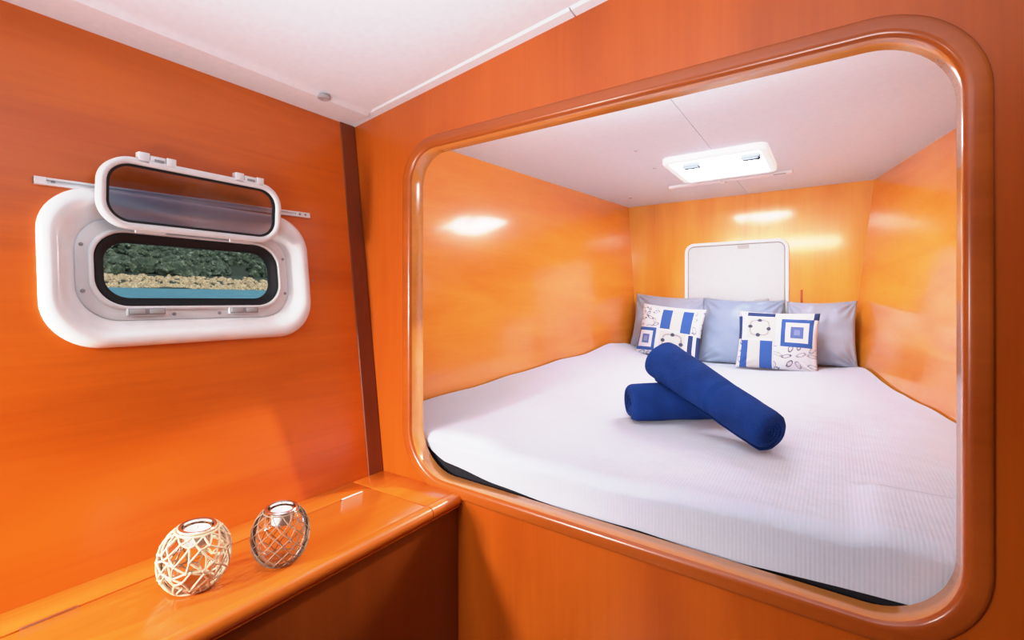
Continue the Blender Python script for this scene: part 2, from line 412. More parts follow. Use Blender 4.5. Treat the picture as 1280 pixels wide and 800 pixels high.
# ------------------------------------------------------------------ bench locker
ZB = -.580; XF = -.926
bench = empty('bench', (XF, YB, Z_SOLE)); tag(bench, 'orange varnished wood locker bench with hinged lid along the left wall', 'bench')
bo = V(bench.location)
def bpart(name, bm, mat, parent=bench, **k):
    for v in bm.verts: v.co -= bo
    return obj(name, bm, mat, parent, **k)
YE = .974                                    # lid joint near the bulkhead
XH = -1.188                                  # lid joint near the wall
bm = bmesh.new(); box(bm, ((wx(ZB)+.0+XH-.002)/2, (YE-1.6)/2-.001, ZB-.012), (XH-.002-wx(ZB)-.004, YE+1.6-.002, .024), None, .0015)
bpart('back_strip', bm, M['wood_bench'])
bm = bmesh.new(); box(bm, ((wx(ZB)+XF-.03)/2, (YE+YB)/2+.001, ZB-.012), (XF-.03-wx(ZB)-.004, YB-YE-.004, .024), None, .0015)
bpart('end_panel', bm, M['wood_bench'])
bm = bmesh.new(); box(bm, ((XH+XF-.03)/2+.001, (YE-1.6)/2-.001, ZB-.012), (XF-.03-XH-.002, YE+1.6-.002, .024), None, .0015)
lid = bpart('lid', bm, M['wood_bench'])
for ya, yb in ((.205, .285), (.868, .940)):
    bm = bmesh.new(); box(bm, (XH, (ya+yb)/2, ZB+.0012), (.006, yb-ya, .003), None, .001)
    bpart('hinge', bm, M['ivory'] if ya > .5 else M['metal'], lid)  # far hinge white, standing in for a highlight on its metal
def nose(ya, yb):
    bm = bmesh.new(); sec = [(-.030, -.026), (-.030, 0), (-.022, .001)]
    for i in range(9):
        t = R(90-22.5*i*.9); sec.append((-.018+.018*math.cos(t), -.017+.018*math.sin(t)))
    sec += [(-.006, -.036), (-.018, -.036)]
    loft(bm, [[V((XF+x, y, ZB+z)) for x, z in sec] for y in (ya, yb)], True, True, True)
    return bm
bpart('nosing', nose(-1.6, YE-.0015), M['wood_bench'], lid)
bpart('nosing', nose(YE+.0015, YB-.001), M['wood_bench'])
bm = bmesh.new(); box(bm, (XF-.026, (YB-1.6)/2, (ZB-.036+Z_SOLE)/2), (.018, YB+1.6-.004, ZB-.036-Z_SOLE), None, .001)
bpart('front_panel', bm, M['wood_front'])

# ------------------------------------------------------------------ candle holders
def egg_r(z, H, Rm, rt):
    """radius of the glass at height z (0..H)"""
    t = z/H; a = 2*t-1
    return Rm*math.sqrt(max(0, 1-(abs(a)**2.2)*(1-(rt/Rm)**2 if a > 0 else 1-(.55)**2)))
def holder(name_label, loc, H, Rm, rt, cordmat, cr, ncell, nrow, label, tilt, wob):
    h = empty('candle_holder', loc, Matrix.Translation(loc) @ Matrix.Rotation(tilt[0], 4, 'X') @ Matrix.Rotation(tilt[1], 4, 'Y'))
    tag(h, label, 'candle holder', 'net-wrapped glass candle holders on the bench')
    bm = bmesh.new(); N = 22
    outer = [(egg_r(H*i/N, H, Rm, rt), H*i/N+.002) for i in range(N+1)]
    inner = [(max(.004, r-.0035), max(z, .007)) for r, z in outer][::-1]
    lathe(bm, [(.002, .002)]+outer+[(rt-.0015, H+.0045)]+inner+[(.002, .007)], 40)
    obj('glass_body', bm, M['glass'], h)
    # knotted cord net
    bm = bmesh.new()
    rnd = random.Random(len(label))
    node = {}
    for j in range(nrow+1):
        for k in range(ncell):
            z = H*(.03+.95*j/nrow) + (rnd.uniform(-1, 1)*wob*.005 if 0 < j < nrow else 0)
            a = 2*math.pi*(k+.5*(j % 2))/ncell + rnd.uniform(-1, 1)*wob*.06
            node[j, k] = (a, z)
    def pt(a, z): 
        r = egg_r(z, H, Rm, rt)+cr*.7; return V((r*math.cos(a), r*math.sin(a), z+.002))
    for j in range(nrow):
        for k in range(ncell):
            for dk in (0, 1):
                k2 = (k+dk-(0 if j % 2 else 1)) % ncell
                a0, z0 = node[j, k]; a1, z1 = node[j+1, k2]
                while a1-a0 > math.pi: a1 -= 2*math.pi
                while a0-a1 > math.pi: a1 += 2*math.pi
                tube(bm, [pt(a0+(a1-a0)*s/4, z0+(z1-z0)*s/4) for s in range(5)], cr, 6)
    for key, (a, z) in node.items():
        if 0 < key[0] < nrow:
            r_ = bmesh.ops.create_icosphere(bm, subdivisions=1, radius=cr*1.7, matrix=Matrix.Translation(pt(a, z)))
    for zz, q in ((H*.03, 1.2), (H*.98, 1.2), (H*1.01, 1.2)):
        tube(bm, [pt(2*math.pi*k/36, zz) for k in range(36)], cr*q, 6, True)
    obj('cord_net', bm, cordmat, h)
    # glass cup hung in the neck
    bm = bmesh.new(); ri = rt-.006
    lathe(bm, [(.001, H-.030), (ri-.004, H-.030), (ri-.001, H-.026), (ri, H+.003), (ri-.0016, H+.003), (ri-.003, H-.026), (.001, H-.0275)], 32)
    obj('candle_cup', bm, M['glass'], h)
    bm = bmesh.new()
    lathe(bm, [(rt-.0065, H+.001), (rt-.006, H+.0055), (rt-.001, H+.0065), (rt+.001, H+.004), (rt-.001, H+.001)], 36); obj('rim', bm, M['chrome'], h)
    c = empty('tealight', loc, h.matrix_world @ Matrix.Translation((0, 0, H-.027)))
    bm = bmesh.new(); lathe(bm, [(ri-.0045, 0), (ri-.0035, .022), (ri-.005, .0255), (.001, .025)], 32, (0, 0, 0), (True, True)); obj('wax', bm, M['wax'], c)
    bm = bmesh.new(); tube(bm, [(0, 0, .025), (.0005, 0, .029), (.001, 0, .032)], .0007, 6); obj('wick', bm, M['twine'], c)
    return h, c
ha, ca = holder('a', (-1.085, .436, ZB), .118, .062, .034, M['rope'], .0020, 13, 9,
    'rounded glass candle holder in a thick cream cord net, standing on the bench', (R(-3), R(5)), 2.2)
tag(ca, 'white tealight candle inside the thick cream net holder', 'candle', 'tealights in the candle holders')
hb, cb = holder('b', (-1.026, .588, ZB), .116, .059, .033, M['twine'], .0009, 13, 8,
    'rounded clear glass candle holder in a thin dark cord net, standing on the bench', (R(0), R(3)), .5)
tag(cb, 'white tealight candle inside the thin dark net holder', 'candle', 'tealights in the candle holders')

# ------------------------------------------------------------------ the berth cabin
YE2 = 3.5; ZC = .71
lx = lambda y, z: -1.303 - .113*(3.5-y) - .065*(z-.71)
rx = lambda y, z: .189 + .2566*(3.5-y) + .11*(z-.71)
YF = YB+.055
def wallquad(name, f, mat, label):
    bm = bmesh.new()
    loft(bm, [[V((f(y, z), y, z)) for y in (YF, YE2)] for z in (-1.0, ZC)], False)
    return tag(obj(name, bm, mat, smooth=False), label, 'wall', kind='structure')
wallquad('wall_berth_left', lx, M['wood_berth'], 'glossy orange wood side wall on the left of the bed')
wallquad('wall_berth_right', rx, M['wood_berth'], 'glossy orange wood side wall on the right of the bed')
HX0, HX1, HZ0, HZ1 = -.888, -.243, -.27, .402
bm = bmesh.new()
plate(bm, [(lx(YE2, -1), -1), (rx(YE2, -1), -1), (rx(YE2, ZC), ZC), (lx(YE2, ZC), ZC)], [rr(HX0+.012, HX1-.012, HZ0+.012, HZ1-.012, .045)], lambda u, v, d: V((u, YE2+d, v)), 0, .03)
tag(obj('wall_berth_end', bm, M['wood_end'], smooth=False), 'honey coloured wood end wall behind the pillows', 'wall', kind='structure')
# berth ceiling in two panels with a fine joint, cut out for the skylight
KX0, KX1, KY0, KY1 = -.724, -.252, 2.385, 2.865
HOLE = (KX0+.02, KX1-.02, KY0+.02, KY1-.02)
for nm, (xa, xb) in (('ceiling.001', (None, -.481)), ('ceiling.002', (-.479, None))):
    bm = bmesh.new()
    x0 = lambda y: lx(y, ZC) if xa is None else xa
    x1 = lambda y: rx(y, ZC) if xb is None else xb
    h0, h1 = (max(HOLE[0], -9 if xa is None else xa), min(HOLE[1], 9 if xb is None else xb))
    pts = [(x0(YF), YF), (x1(YF), YF)]
    if xb is not None: pts += [(xb, HOLE[2]), (h0, HOLE[2]), (h0, HOLE[3]), (xb, HOLE[3])]
    pts += [(x1(YE2), YE2), (x0(YE2), YE2)]
    if xa is not None: pts += [(xa, HOLE[3]), (h1, HOLE[3]), (h1, HOLE[2]), (xa, HOLE[2])]
    plate(bm, pts, [], lambda u, v, d: V((u, v, ZC+d)), 0, .012)
    tag(obj(nm, bm, M['white_berth_lin'], smooth=False), 'white berth ceiling panel '+('left' if xa is None else 'right')+' of the fine joint above the bed', 'ceiling', kind='structure')
slab('ceiling.003', [(-1.6, YF-.05, ZC+.05), (1, YF-.05, ZC+.05), (1, YE2, ZC+.05), (-1.6, YE2, ZC+.05)], M['dark'], 'deck underside above the berth lining', 'ceiling')
# header between the two ceilings, back of the bulkhead
# skylight
sk = empty('window_2', ((KX0+KX1)/2, (KY0+KY1)/2, ZC)); tag(sk, 'bright white skylight hatch in the berth ceiling above the bed', 'window', kind='structure')
so = V(sk.location)
kx, ky = (KX1-KX0)/2, (KY1-KY0)/2
kr = lambda o, d: [V((u, v, d)) for u, v in rrc(kx-o, ky-o, .045-min(o, .03), 8)]
bm = bmesh.new(); loft(bm, [kr(*p) for p in [(0, 0), (0, -.020), (.003, -.027), (.010, -.030), (.024, -.030), (.031, -.027), (.034, -.008), (.034, .04)]])
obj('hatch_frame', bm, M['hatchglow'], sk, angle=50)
bm = bmesh.new(); loft(bm, [kr(.0335, -.012), kr(.0335, -.002)], True, True, True); obj('hatch_pane', bm, M['sky_pane'], sk, smooth=False)
for x, y in ((-.115, -.11), (.155, -.11)):
    bm = bmesh.new(); box(bm, (x, y, -.024), (.080, .050, .026), None, .004); lt = obj('hatch_latch', bm, M['latchgrey'], sk)
    bm = bmesh.new(); box(bm, (x, y-.018, -.040), (.066, .018, .010), None, .003); obj('latch_handle', bm, M['latchgrey'], lt)
# shade bar behind the skylight
sb = empty('shade_rail', (-.524, 3.0, ZC)); tag(sb, 'slim white shade rail on the berth ceiling behind the skylight', 'rail')
bm = bmesh.new()
loft(bm, [[V((x, y, z)) for y, z in ((-.016, 0), (-.016, -.012), (-.009, -.016), (-.004, -.016), (-.004, -.006), (.004, -.006), (.004, -.016), (.016, -.014), (.016, 0))] for x in (-.33, .33)], True, True, True)
obj('rail_channel', bm, M['hatchwhite'], sb, smooth=False)
bm = bmesh.new(); box(bm, (-.02, -.012, -.020), (.03, .022, .014), None, .004); obj('pull_tab', bm, M['hatchwhite'], sb)
for x in (-.32, .32):
    bm = bmesh.new(); box(bm, (x, 0, -.009), (.024, .036, .018), None, .003); obj('end_cap', bm, M['hatchwhite'], sb)
bm = bmesh.new(); box(bm, (.27, -.014, -.0145), (.06, .006, .003), None, .001); obj('rail_slot', bm, M['grey'], sb)
# small studs in the berth ceiling
for i, (x, y, l) in enumerate(((-.78, 2.19, 'nearest the bulkhead'), (-.80, 2.53, 'left of the skylight'), (-1.17, 3.18, 'nearest the left corner behind'))):
    bm = bmesh.new(); lathe(bm, [(.009, 0), (.009, -.002), (.006, -.004)], 16, (0, 0, 0), (False, True))
    o = obj('ceiling_stud', bm, M['dot']); o.location = (x, y, ZC)
    tag(o, 'tiny grey stud in the berth ceiling, the one '+l, 'stud', 'studs in the berth ceiling')
# escape hatch in the end wall
dr = empty('door_1', ((HX0+HX1)/2, YE2, HZ0)); tag(dr, 'white escape hatch with rounded corners in the end wall behind the pillows', 'hatch', kind='structure')
do = V(dr.location)
def dring(o, d): return [V((u, YE2+d, v))-do for u, v in rr(HX0+o, HX1-o, HZ0+o, HZ1-o, .065-min(.05, o), 10)]
bm = bmesh.new(); loft(bm, [dring(*p) for p in [(0, 0), (0, -.010), (.003, -.014), (.012, -.015), (.020, -.013), (.022, -.009), (.022, .0)]]); obj('door_frame', bm, M['hatchwhite'], dr, angle=50)
bm = bmesh.new(); loft(bm, [dring(.022, -.002), dring(.027, -.002)]); obj('door_seal', bm, M['grey'], dr)
bm = bmesh.new(); loft(bm, [dring(.0265, .0), dring(.0265, -.006), dring(.030, -.009), dring(.034, -.0095)], True, False, True); obj('door_panel', bm, M['panel'], dr, angle=30)
bm = bmesh.new(); box(bm, V((-.508, YE2-.0102, .360))-do, (.070, .0015, .026)); obj('notice_plate', bm, M['lightgrey'], dr, smooth=False)
for x in (-.505, -.395):
    bm = bmesh.new(); lathe(bm, [(.022, 0), (.022, .012), (.014, .02), (.010, .03)], 20, (0, 0, 0), (True, True))
    bmesh.ops.rotate(bm, verts=bm.verts, matrix=Matrix.Rotation(R(90), 3, 'X'))
    for v in bm.verts: v.co += V((x, YE2-.0095, -.02))-do
    k = obj('latch_boss', bm, M['lightgrey'], dr)
    if x > -.45:
        bm = bmesh.new(); box(bm, V((x+.0, YE2-.042, .0))-do, (.085, .012, .024), Matrix.Rotation(R(-8), 3, 'Y'), .006, 3); obj('latch_handle', bm, M['lightgrey'], k)
# slim hinge strip right of the escape hatch
bm = bmesh.new(); box(bm, (-.178, YE2-.004, .02), (.012, .008, .10), None, .002)
tag(obj('hinge_strip', bm, M['wood_bulk']), 'slim upright strip on the end wall right of the escape hatch', 'strip')

# ------------------------------------------------------------------ bed
def lerp_tab(tab, t):
    if t <= tab[0][0]: return tab[0][1]
    for (a, va), (b_, vb) in zip(tab, tab[1:]):
        if t <= b_:
            k = (t-a)/(b_-a); k = k*k*(3-2*k)*.4+k*.6; return va+(vb-va)*k
    return tab[-1][1]
YM0, YM1 = YB+.064, 3.44
LT = [(0, -.425), (.12, -.428), (.4, -.377), (.70, -.331), (.83, -.288), (.92, -.30), (1, -.33)]
CT = [(0, -.465), (.2, -.435), (.5, -.42), (1, -.405)]
RT = [(0, -.488), (.3, -.465), (.5, -.44), (.74, -.41), (.90, -.362), (1, -.38)]
sxl = lambda y: lx(y, -.42)+.012
sxr = lambda y: rx(y, -.42)-.012
def bed_z(x, y):
    t = (y-YM0)/(YM1-YM0); s = (x-sxl(y))/(sxr(y)-sxl(y)); s = min(1, max(0, s))
    c = lerp_tab(CT, t)
    if s < .5: w_ = (1-2*s)**2.2; z = c+(lerp_tab(LT, t)-c)*w_
    else: w_ = (2*s-1)**2.2; z = c+(lerp_tab(RT, t)-c)*w_
    k = lambda q: max(0, min(1, q))
    z += .018*k((1.47-y)/.035)*k((x-.03)/.05)
    z += .009*noise.noise(V((x*3.1, y*3.1, 2.)))+.003*noise.noise(V((x*9, y*7, 5.)))
    return z
def front_y(x):
    """front outline in plan with rounded corners"""
    y = YM0; r = .26
    a = x-(-1.475)
    if a < r: y += r*(1-math.sqrt(max(0, 1-((r-a)/r)**2)))
    b_ = .60-x
    if b_ < r: y += r*(1-math.sqrt(max(0, 1-((r-b_)/r)**2)))
    return y
HEM = [(-1.5, -.44), (-1.182, -.470), (-1.057, -.526), (-.861, -.556), (-.64, -.574), (-.42, -.577), (-.22, -.586), (.109, -.574), (.6, -.56)]
bm = bmesh.new()
NX, NY = 130, 120
grid = []
for j in range(-9, NY+1):
    row = []
    for i in range(NX+1):
        s = i/NX
        x_ = -1.475+(.60+1.475)*s
        yf = front_y(x_)
        if j >= 0:
            q = j/NY; q = q*q*.5+q*.5
            y = yf+.045+(YM1-yf-.045)*q
            xx = sxl(y)+(sxr(y)-sxl(y))*s
            xx += (x_-xx)*max(0, 1-q*6)
            xx = min(max(xx, sxl(y)), sxr(y))
            z = bed_z(xx, y)
            row.append(bm.verts.new((xx, y, z)))
        else:
            x = min(max(x_, sxl(yf)), sxr(yf))
            ztop = bed_z(x, yf+.045)
            hem = min(lerp_tab(HEM, x), ztop-.035)
            hem += .006*noise.noise(V((x*6, 1, 1)))
            if j >= -5:
                t = R(90*(-j)/5)
                y = yf+.045*(1-math.sin(t)); z = ztop-.030*(1-math.cos(t))
            else:
                k = (-j-5)/4; y = yf-.001*k+.006*noise.noise(V((x*5, k*1.5, 3)))*k*.6+.002; z = (ztop-.030)+(hem-(ztop-.030))*k
            row.append(bm.verts.new((x, y, z)))
    grid.append(row)
for a, b_ in zip(grid, grid[1:]):
    for i in range(NX): bm.faces.new((a[i], a[i+1], b_[i+1], b_[i]))
sheet = obj('bed_sheet', bm, M['sheet'], angle=180)
tag(sheet, 'white ribbed cotton sheet spread over the whole mattress', 'bed sheet')
# folded corner flap at the front right
# mattress and board
def outline(inset, y0):
    pts = []
    xs = [-1.46+(.58+1.46)*i/40 for i in range(41)]
    for x in xs:
        y = front_y(x)+inset+.004
        pts.append((min(max(x, lx(y, -.55)+.016+inset), rx(y, -.55)-.016-inset), y))
    pts += [(rx(YM1, -.55)-.02-inset, YM1-.005), (lx(YM1, -.55)+.02+inset, YM1-.005)]
    return pts
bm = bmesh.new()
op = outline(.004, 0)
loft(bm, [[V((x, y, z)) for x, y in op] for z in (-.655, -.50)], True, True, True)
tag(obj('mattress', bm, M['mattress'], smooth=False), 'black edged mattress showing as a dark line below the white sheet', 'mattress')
bm = bmesh.new()
loft(bm, [[V((x, y, z)) for x, y in outline(.02, 0)] for z in (-.69, -.656)], True, True, True)
tag(obj('berth_board', bm, M['base'], smooth=False), 'wooden board carrying the mattress', 'bed board', kind='structure')

# pillows and cushions ------------------------------------------------
def pillow_bm(W, H, T, n=56, pin=.07, wr=.006, seed=0, paint=None, ex=.42):
    bm = bmesh.new(); sides = {}
    lay = bm.loops.layers.float_color.new('print') if paint else None
    for sgn in (1, -1):
        g = []
        for j in range(n+1):
            row = []
            for i in range(n+1):
                u, v = 2*i/n-1, 2*j/n-1
                x = W/2*u*(1-pin*(1-v*v)*abs(u)); z = H/2*v*(1-pin*(1-u*u)*abs(v))
                th = T/2*max(0, (1-u*u)*(1-v*v))**ex
                nn = V((x*7+seed, z*7, seed+sgn))
                th += wr*noise.noise(nn)*min(1, th*30)+wr*.5*noise.noise(nn*2.3)*min(1, th*30)
                # soft folds radiating from the corners
                cd = min((abs(u)-1)**2+(abs(v)-1)**2, 1)
                th += wr*1.1*math.sin(14*math.atan2(1.02-abs(v), 1.02-abs(u)))*max(0, .5-cd)*min(1, th*40)
                edge = i in (0, n) or j in (0, n)
                if edge and sgn < 0: row.append(sides[i, j])
                else:
                    vv = bm.verts.new((x, -sgn*th, z)); row.append(vv)
                    if edge: sides[i, j] = vv
            g.append(row)
        for j in range(n):
            for i in range(n):
                f = bm.faces.new((g[j][i], g[j][i+1], g[j+1][i+1], g[j+1][i]) if sgn > 0 else (g[j+1][i], g[j+1][i+1], g[j][i+1], g[j][i]))
                if paint:
                    c = paint((i+.5)/n, 1-(j+.5)/n) if sgn > 0 else (.8, .79, .8)
                    for l in f.loops: l[lay] = (*c, 1)
    return bm
def place(o, x, y, z, lean, yaw=0, roll=0):
    o.matrix_world = Matrix.Translation((x, y, z)) @ Matrix.Rotation(R(yaw), 4, 'Z') @ Matrix.Rotation(R(lean), 4, 'X') @ Matrix.Rotation(R(roll), 4, 'Y')
p = obj('pillow', pillow_bm(.50, .45, .12, seed=1, wr=.017), M['pillow2'], angle=180); place(p, -.982, 3.385, -.18, -14, 2, 4)
tag(p, 'pale grey satin pillow in the left corner, behind the left printed cushion', 'pillow', 'grey pillows along the end wall')
p = obj('pillow', pillow_bm(.49, .44, .13, seed=4, wr=.017), M['pillow'], angle=180); place(p, -.508, 3.355, -.20, -14, 0, 2)
tag(p, 'blue grey satin pillow in the middle, between the two printed cushions', 'pillow', 'grey pillows along the end wall')
p = obj('pillow', pillow_bm(.355, .40, .12, seed=8, wr=.018), M['pillow2'], angle=180); place(p, -.072, 3.355, -.195, -14, -3, -1)
tag(p, 'silver grey satin pillow against the right wall, behind the right printed cushion', 'pillow', 'grey pillows along the end wall')

BLUE, NAVY, WHT, CRM, GRY, PALE = (.032, .105, .38), (.018, .045, .17), (.70, .71, .76), (.60, .585, .57), (.16, .17, .22), (.30, .38, .62)
def inr(u, v, a, b_, c, d): return a <= u <= c and b_ <= v <= d
_rl = random.Random(3)
LEAF = [((i % 5+_rl.uniform(.25, .75))/5, (i//5+_rl.uniform(.25, .75))/5, _rl.uniform(0, math.pi)) for i in range(25)]
def leafy(u, v, s):
    """white ground with grey leaf outlines"""
    u, v = (u*1.25) % 1, (v*1.25) % 1
    for (a, b_, t) in LEAF:
        dx, dy = (u-a), (v-b_)
        p_ = (dx*math.cos(t)+dy*math.sin(t))/.095; q = (-dx*math.sin(t)+dy*math.cos(t))/.042
        e = p_*p_+q*q
        if .45 < e < 1.0: return (.13, .14, .20) if int(a*50) % 3 else (.32, .34, .42)
        if e <= .45: return (.62, .62, .66) if int(b_*40) % 2 else WHT
    return WHT
def rings(u, v):
    """concentric squares, u v in 0..1"""
    d = max(abs(u-.5), abs(v-.5))
    if d > .36: return BLUE
    if d > .20: return WHT
    if d > .08 or True: return (.10, .16, .42) if d > .10 else (.22, .28, .52)
def dots(u, v):
    x, y = u-.5, v-.5
    d = (x**4+y**4)**.25
    col = CRM
    if abs(d-.36) < .03: col = (.36, .34, .36)
    for (a, b_) in ((0, -.36), (.36, .05), (-.03, .36), (-.36, -.05)):
        if math.hypot(x-a, y-b_) < .085: col = (.05, .06, .12)
    if abs(math.hypot(x, y)-.15) < .02: col = (.62, .60, .60)
    return col
def paint_right(u, v):
    if v < .05 and u < .12: return leafy(u*2, v*2, 1)
    if u < .055: return NAVY if .10 < v < .51 else leafy(u, v, 1)
    if inr(u, v, .13, .02, .48, .09): return NAVY
    if u > .94 and v < .13: return NAVY
    if inr(u, v, .12, .12, .46, .49): return dots((u-.12)/.34, (v-.12)/.37)
    if v > .53 and u < .48:
        if u < .15: return BLUE
        if u < .31:
            return CRM if not (abs(u-.23) < .012 and .6 < v < .75) else (.60, .57, .55)
        if u < .465: return BLUE
        return WHT
    if inr(u, v, .565, .12, .945, .60): return rings((u-.565)/.38, (v-.12)/.48)
    if u > .49 and v > .60: return leafy(u*1.1, v*1.1-.1, 1)
    if v < .1: return WHT
    return WHT if u > .5 else CRM if u > .46 else WHT
def paint_left(u, v):
    if v < .06: return WHT
    if u < .34 and v < .46: return leafy(u*1.3+.2, v*1.3, 1)
    if u < .31 and v > .48 and v < .93: return rings((u+.02)/.33, (v-.48)/.45)
    if v >= .93 and u < .34: return leafy(u, v*.7, 1)
    if inr(u, v, .36, .08, .52, .48): return BLUE
    if inr(u, v, .52, .08, .69, .50): return CRM if not (abs(u-.60) < .012 and .2 < v < .35) else (.6, .57, .55)
    if inr(u, v, .69, .08, .84, .52): return BLUE
    if u > .86 and v < .52: return leafy(u, v, 1)
    if inr(u, v, .38, .52, .78, .92): return dots((u-.38)/.4, (v-.52)/.4)
    if inr(u, v, .82, .54, .90, .95): return NAVY
    if u > .95 and v > .55: return NAVY
    return WHT
c = obj('cushion', pillow_bm(.41, .345, .12, 96, .05, .006, 3, paint_left, .45), M['print'], angle=180); place(c, -.905, 3.19, -.205, -13, 3, 6)
tag(c, 'square blue and white printed cushion with patchwork motifs, left of the two', 'cushion', 'printed cushions against the pillows')
c = obj('cushion', pillow_bm(.42, .345, .12, 96, .05, .006, 5, paint_right, .45), M['print'], angle=180); place(c, -.285, 3.165, -.235, -13, -1, 1.5)
tag(c, 'square blue and white printed cushion with concentric squares, right of the two', 'cushion', 'printed cushions against the pillows')

# rolled towels ---------------------------------------------------------
def towel(a, b_, r0, r1, label, turns, phase, squash, flip, band):
    a, b_ = V(a), V(b_); ax = (b_-a); L = ax.length; t = ax.normalized()
    s = t.cross(V((0, 0, 1))).normalized(); q = s.cross(t)
    ctr = (a+b_)/2
    NS = 150; NL = 40
    def spiral(th, rad):  # th 0..1 from the outside in
        return rad-(rad-.012)*th
    bm = bmesh.new()
    rows = []
    thick = .9*(max(r0, r1)-.012)/turns
    for side in (0, 1):
        g = []
        for k in range(NL+1):
            w_ = k/NL; rad = r0+(r1-r0)*w_
            rad *= 1-.16*max(0, 1-min(w_, 1-w_)*L/.02)**2
            row = []
            for i in range(NS+1):
                th = i/NS
                rr_ = max(.002, spiral(th, rad) - (thick*min(1, .15+th/.04) if side else 0))
                ang = flip*(phase+2*math.pi*turns*th)
                fl = math.sin(ang)
                z = rr_*fl
                if fl < 0: z *= squash
                rr2 = 1 + .05*noise.noise(V((math.cos(ang)*1.3, math.sin(ang)*1.3, w_*3+r0*99))) + .015*noise.noise(V((math.cos(ang)*4, math.sin(ang)*4, w_*9)))
                if band and abs(w_-band-.025) < .03: rr2 -= .012 
                sh = (.010*th+.004*noise.noise(V((th*9, 3, phase))))*(1 if k in (0,) else 0)
                p = a + t*(L*w_) + s*(rr_*math.cos(ang)*rr2) + q*(z*rr2)
                if k == 0: p += t*(.012*th)
                if k == NL: p -= t*(.012*th)
                row.append(bm.verts.new(p-ctr))
            g.append(row)
        rows.append(g)
    o_, i_ = rows
    for g in rows:
        for k in range(NL):
            for i in range(NS):
                f = bm.faces.new((g[k][i], g[k][i+1], g[k+1][i+1], g[k+1][i]))
                if band and band <= k/NL < band+.05: f.material_index = 1
    for k in (0, NL):
        for i in range(NS): bm.faces.new((o_[k][i], o_[k][i+1], i_[k][i+1], i_[k][i]))
    for i in (0, NS):
        for k in range(NL): bm.faces.new((o_[k][i], o_[k+1][i], i_[k+1][i], i_[k][i]))
    o = obj('rolled_towel', bm, [M['towel'], M['towelband']], angle=70); o.location = ctr
    tag(o, label, 'towel', 'rolled navy towels crossed on the bed')
    return o
za = bed_z(-.62, 1.68)
towel((-.625, 1.672, za+.062), (-.345, 1.885, bed_z(-.345, 1.885)+.062), .077, .076, 'short rolled navy towel lying flat under the other roll on the bed', 4, R(300), .85, 1, 0)
towel((-.553, 1.815, -.228), (-.150, 1.53, bed_z(-.15, 1.53)+.062), .090, .068, 'long rolled navy towel slanting across the top of the other roll', 4.5, R(80), .9, -1, .60)

# ------------------------------------------------------------------ outside
def shore_z(x): return -.6 + .0395*(-x-1.5)
bm = bmesh.new()
bm.faces.new([bm.verts.new(p) for p in ((-1.7, -40, shore_z(-1.7)), (-1.7, 80, shore_z(-1.7)), (-42, 80, shore_z(-42)), (-42, -40, shore_z(-42)))])
tag(obj('sea', bm, M['sea'], smooth=False), 'calm turquoise sea seen through the porthole', 'sea', kind='structure')
bm = bmesh.new()
gx = 26; gy = 80
prof = [(-38.5, .75), (-40, 1.0), (-41, 1.35), (-43, 1.75), (-46, 2.4), (-52, 5), (-60, 9), (-75, 20), (-95, 34)]
loft(bm, [[V((x+.8*noise.noise(V((y*.3, x, 1))), y, z+.1+.35*noise.noise(V((x*.2, y*.2, 4)))*(1 if z > 1.5 else .3))) for y in [-30+110*i/gy for i in range(gy+1)]] for x, z in prof], False)
tag(obj('hillside', bm, M['hill']), 'dark green hillside behind the shore outside the porthole', 'hill', kind='structure')
rnd = random.Random(11)
def ico(sub):
    b_ = bmesh.new(); bmesh.ops.create_icosphere(b_, subdivisions=sub, radius=1); b_.verts.index_update()
    r = ([v.co.copy() for v in b_.verts], [[v.index for v in f.verts] for f in b_.faces]); b_.free(); return r
ICO1, ICO2 = ico(1), ico(2)
def slope_z(x):
    for (xa, za_), (xb, zb) in zip(prof, prof[1:]):
        if xb <= x <= xa: return za_+(zb-za_)*(x-xa)/(xb-xa)
    return 0
class Heap:
    def __init__(self): self.v = []; self.f = []
    def add(self, tpl, mat, fn):
        n = len(self.v)
        self.v += [tuple(fn(mat @ c, c)) for c in tpl[0]]; self.f += [[n+k for k in f] for f in tpl[1]]
    def link(self, name, mat, smooth):
        me = bpy.data.meshes.new(name); me.from_pydata(self.v, [], self.f); me.materials.append(mat)
        me.polygons.foreach_set('use_smooth', [smooth]*len(me.polygons)); me.update()
        o = bpy.data.objects.new(name, me); C.objects.link(o); return o
hp = Heap()
for _ in range(1100):
    y = rnd.uniform(8, 34); x = -38.8-rnd.random()**1.3*4.2
    r = rnd.uniform(.10, .34)
    m_ = Matrix.Translation((x, y, slope_z(x)+.08)) @ Matrix.Rotation(rnd.uniform(0, 6), 4, V((rnd.random(), rnd.random(), 1)).normalized()) @ Matrix.Diagonal((r*rnd.uniform(.8, 1.5), r, r*rnd.uniform(.5, .8), 1))
    hp.add(ICO1, m_, lambda p, c: p+V((rnd.uniform(-1, 1), rnd.uniform(-1, 1), rnd.uniform(-1, 1)))*r*.18)
tag(hp.link('shore_rocks', M['rock'], False), 'band of pale tumbled rocks along the waterline outside the porthole', 'rocks', kind='stuff')
hp = Heap()
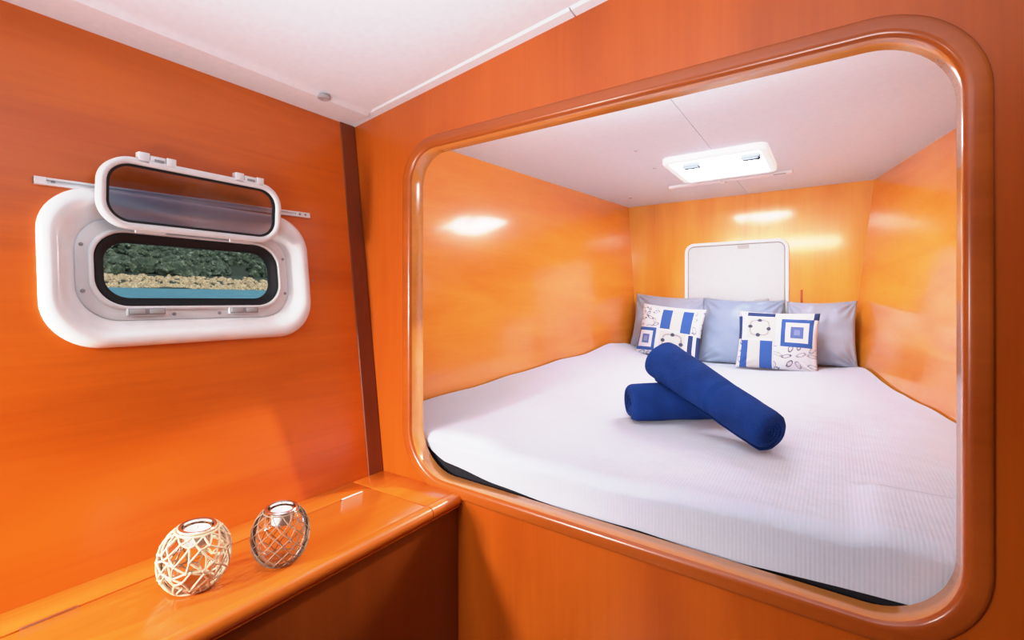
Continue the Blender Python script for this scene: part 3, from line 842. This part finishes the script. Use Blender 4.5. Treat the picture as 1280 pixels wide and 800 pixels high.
for _ in range(620):
    y = rnd.uniform(4, 42); x = -43.5-rnd.random()*26
    r = rnd.uniform(.35, 1.1); z = slope_z(x)
    ctr = V((x, y, z+r*.5)); sd = rnd.random()*50
    m_ = Matrix.Translation(ctr) @ Matrix.Diagonal((r, r*rnd.uniform(.9, 1.5), r*rnd.uniform(.7, 1.1), 1))
    hp.add(ICO2, m_, lambda p, c: p+c*r*(noise.noise(c*1.6+V((sd, 0, 0)))*.4+noise.noise(c*5+V((sd, 0, 0)))*.25))
    for _k in range(12):
        a, e = rnd.uniform(-1.7, 1.7), rnd.uniform(-.2, 1.3)
        dv = V((math.cos(a)*math.cos(e), math.sin(a)*math.cos(e)*1.2, math.sin(e)*.95))*r*rnd.uniform(.9, 1.15)
        rc = r*rnd.uniform(.12, .32)
        hp.add(ICO1, Matrix.Translation(ctr+dv) @ Matrix.Rotation(rnd.uniform(0, 6), 4, V((rnd.random(), rnd.random(), rnd.random()+.1)).normalized()) @ Matrix.Diagonal((rc, rc*rnd.uniform(.6, 1.5), rc*rnd.uniform(.5, 1.2), 1)), lambda p, c: p)
tag(hp.link('hillside_bushes', M['leaf'], False), 'dense green bush and trees covering the hillside outside the porthole', 'trees', kind='stuff')

# ------------------------------------------------------------------ light
wd = bpy.data.worlds.new('sky'); S.world = wd; wd.use_nodes = True
bg = wd.node_tree.nodes['Background']; bg.inputs[0].default_value = (.72, .85, 1, 1); bg.inputs[1].default_value = 1.0
def lamp(name, kind, loc, target, power, size=None, col=(1, 1, 1), spread=None):
    l = bpy.data.lights.new(name, kind); l.energy = power; l.color = col
    if kind == 'AREA':
        l.shape = 'RECTANGLE'; l.size, l.size_y = size
        if spread: l.spread = R(spread)
    if kind == 'SUN': l.angle = R(1)
    o = bpy.data.objects.new(name, l); C.objects.link(o); o.location = loc
    o.rotation_euler = (V(target)-V(loc)).to_track_quat('-Z', 'Y').to_euler(); return o
lamp('sun', 'SUN', (20, 5, 30), (-40, 20, 0), 3.2, col=(1, .95, .86))
lamp('ceiling_fill', 'AREA', (-.1, -.6, -.4), (-.32, .12, .75), 17, (.7, .5), (.86, .93, 1), 90)  # unseen fill added below to brighten the ceiling
lamp('left_wall_fill', 'AREA', (-.93, -1.25, .45), (-1.28, .25, -.60), 4.4, (.4, .5), (1, .96, .9), 60)  # added fill behind the viewer for the lower left wall and bench
lamp('bench_shadow_lamp', 'AREA', (-1.275, -.85, .0), (-.95, 1.1, -.45), 8.5, (.14, .14), (1, .97, .93), 78)  # unseen lamp placed so the bench edge shades the bulkhead
lamp('berth_fill', 'AREA', (-.5, 1.21, .60), (-.5, 2.6, .35), 8.5, (1.1, .10), (1, .93, .85))  # hidden fill added behind the bulkhead to brighten the berth walls
sp = lamp('skylight_sunbeam', 'SPOT', (-.49, 2.50, .66), (-1.12, .66, -.54), 170, col=(1, .96, .88))
sp.data.spot_size = R(17); sp.data.spot_blend = .35; sp.data.shadow_soft_size = .03

# ------------------------------------------------------------------ camera
cd = bpy.data.cameras.new('camera'); cam = bpy.data.objects.new('camera', cd); C.objects.link(cam)
cam.location = (0, 0, 0); cam.rotation_euler = (R(90), 0, R(34.2))
cd.sensor_fit = 'HORIZONTAL'; cd.sensor_width = 36; cd.lens = 595/1280*36; cd.shift_y = -24/1280; cd.clip_start = .02; cd.clip_end = 400
S.camera = cam
S.view_settings.view_transform = 'Standard'; S.view_settings.look = 'None'; S.view_settings.exposure = 0
# soft highlight shoulder, as in the bracketed exposure of the photograph
S.view_settings.use_curve_mapping = True
cmap = S.view_settings.curve_mapping
cmap.white_level = (3, 3, 3); cmap.extend = 'HORIZONTAL'
cv = cmap.curves[3]
for x, y in ((.03, .09), (.1, .3), (.2, .595), (.3, .84), (.5, .95)): cv.points.new(x, y)
cv.points[-1].location = (1, 1)
cmap.update()
S.cycles.max_bounces = 10; S.cycles.transparent_max_bounces = 16
S.cycles.use_denoising = True
S.cycles.sample_clamp_indirect = 6
S.cycles.caustics_refractive = True
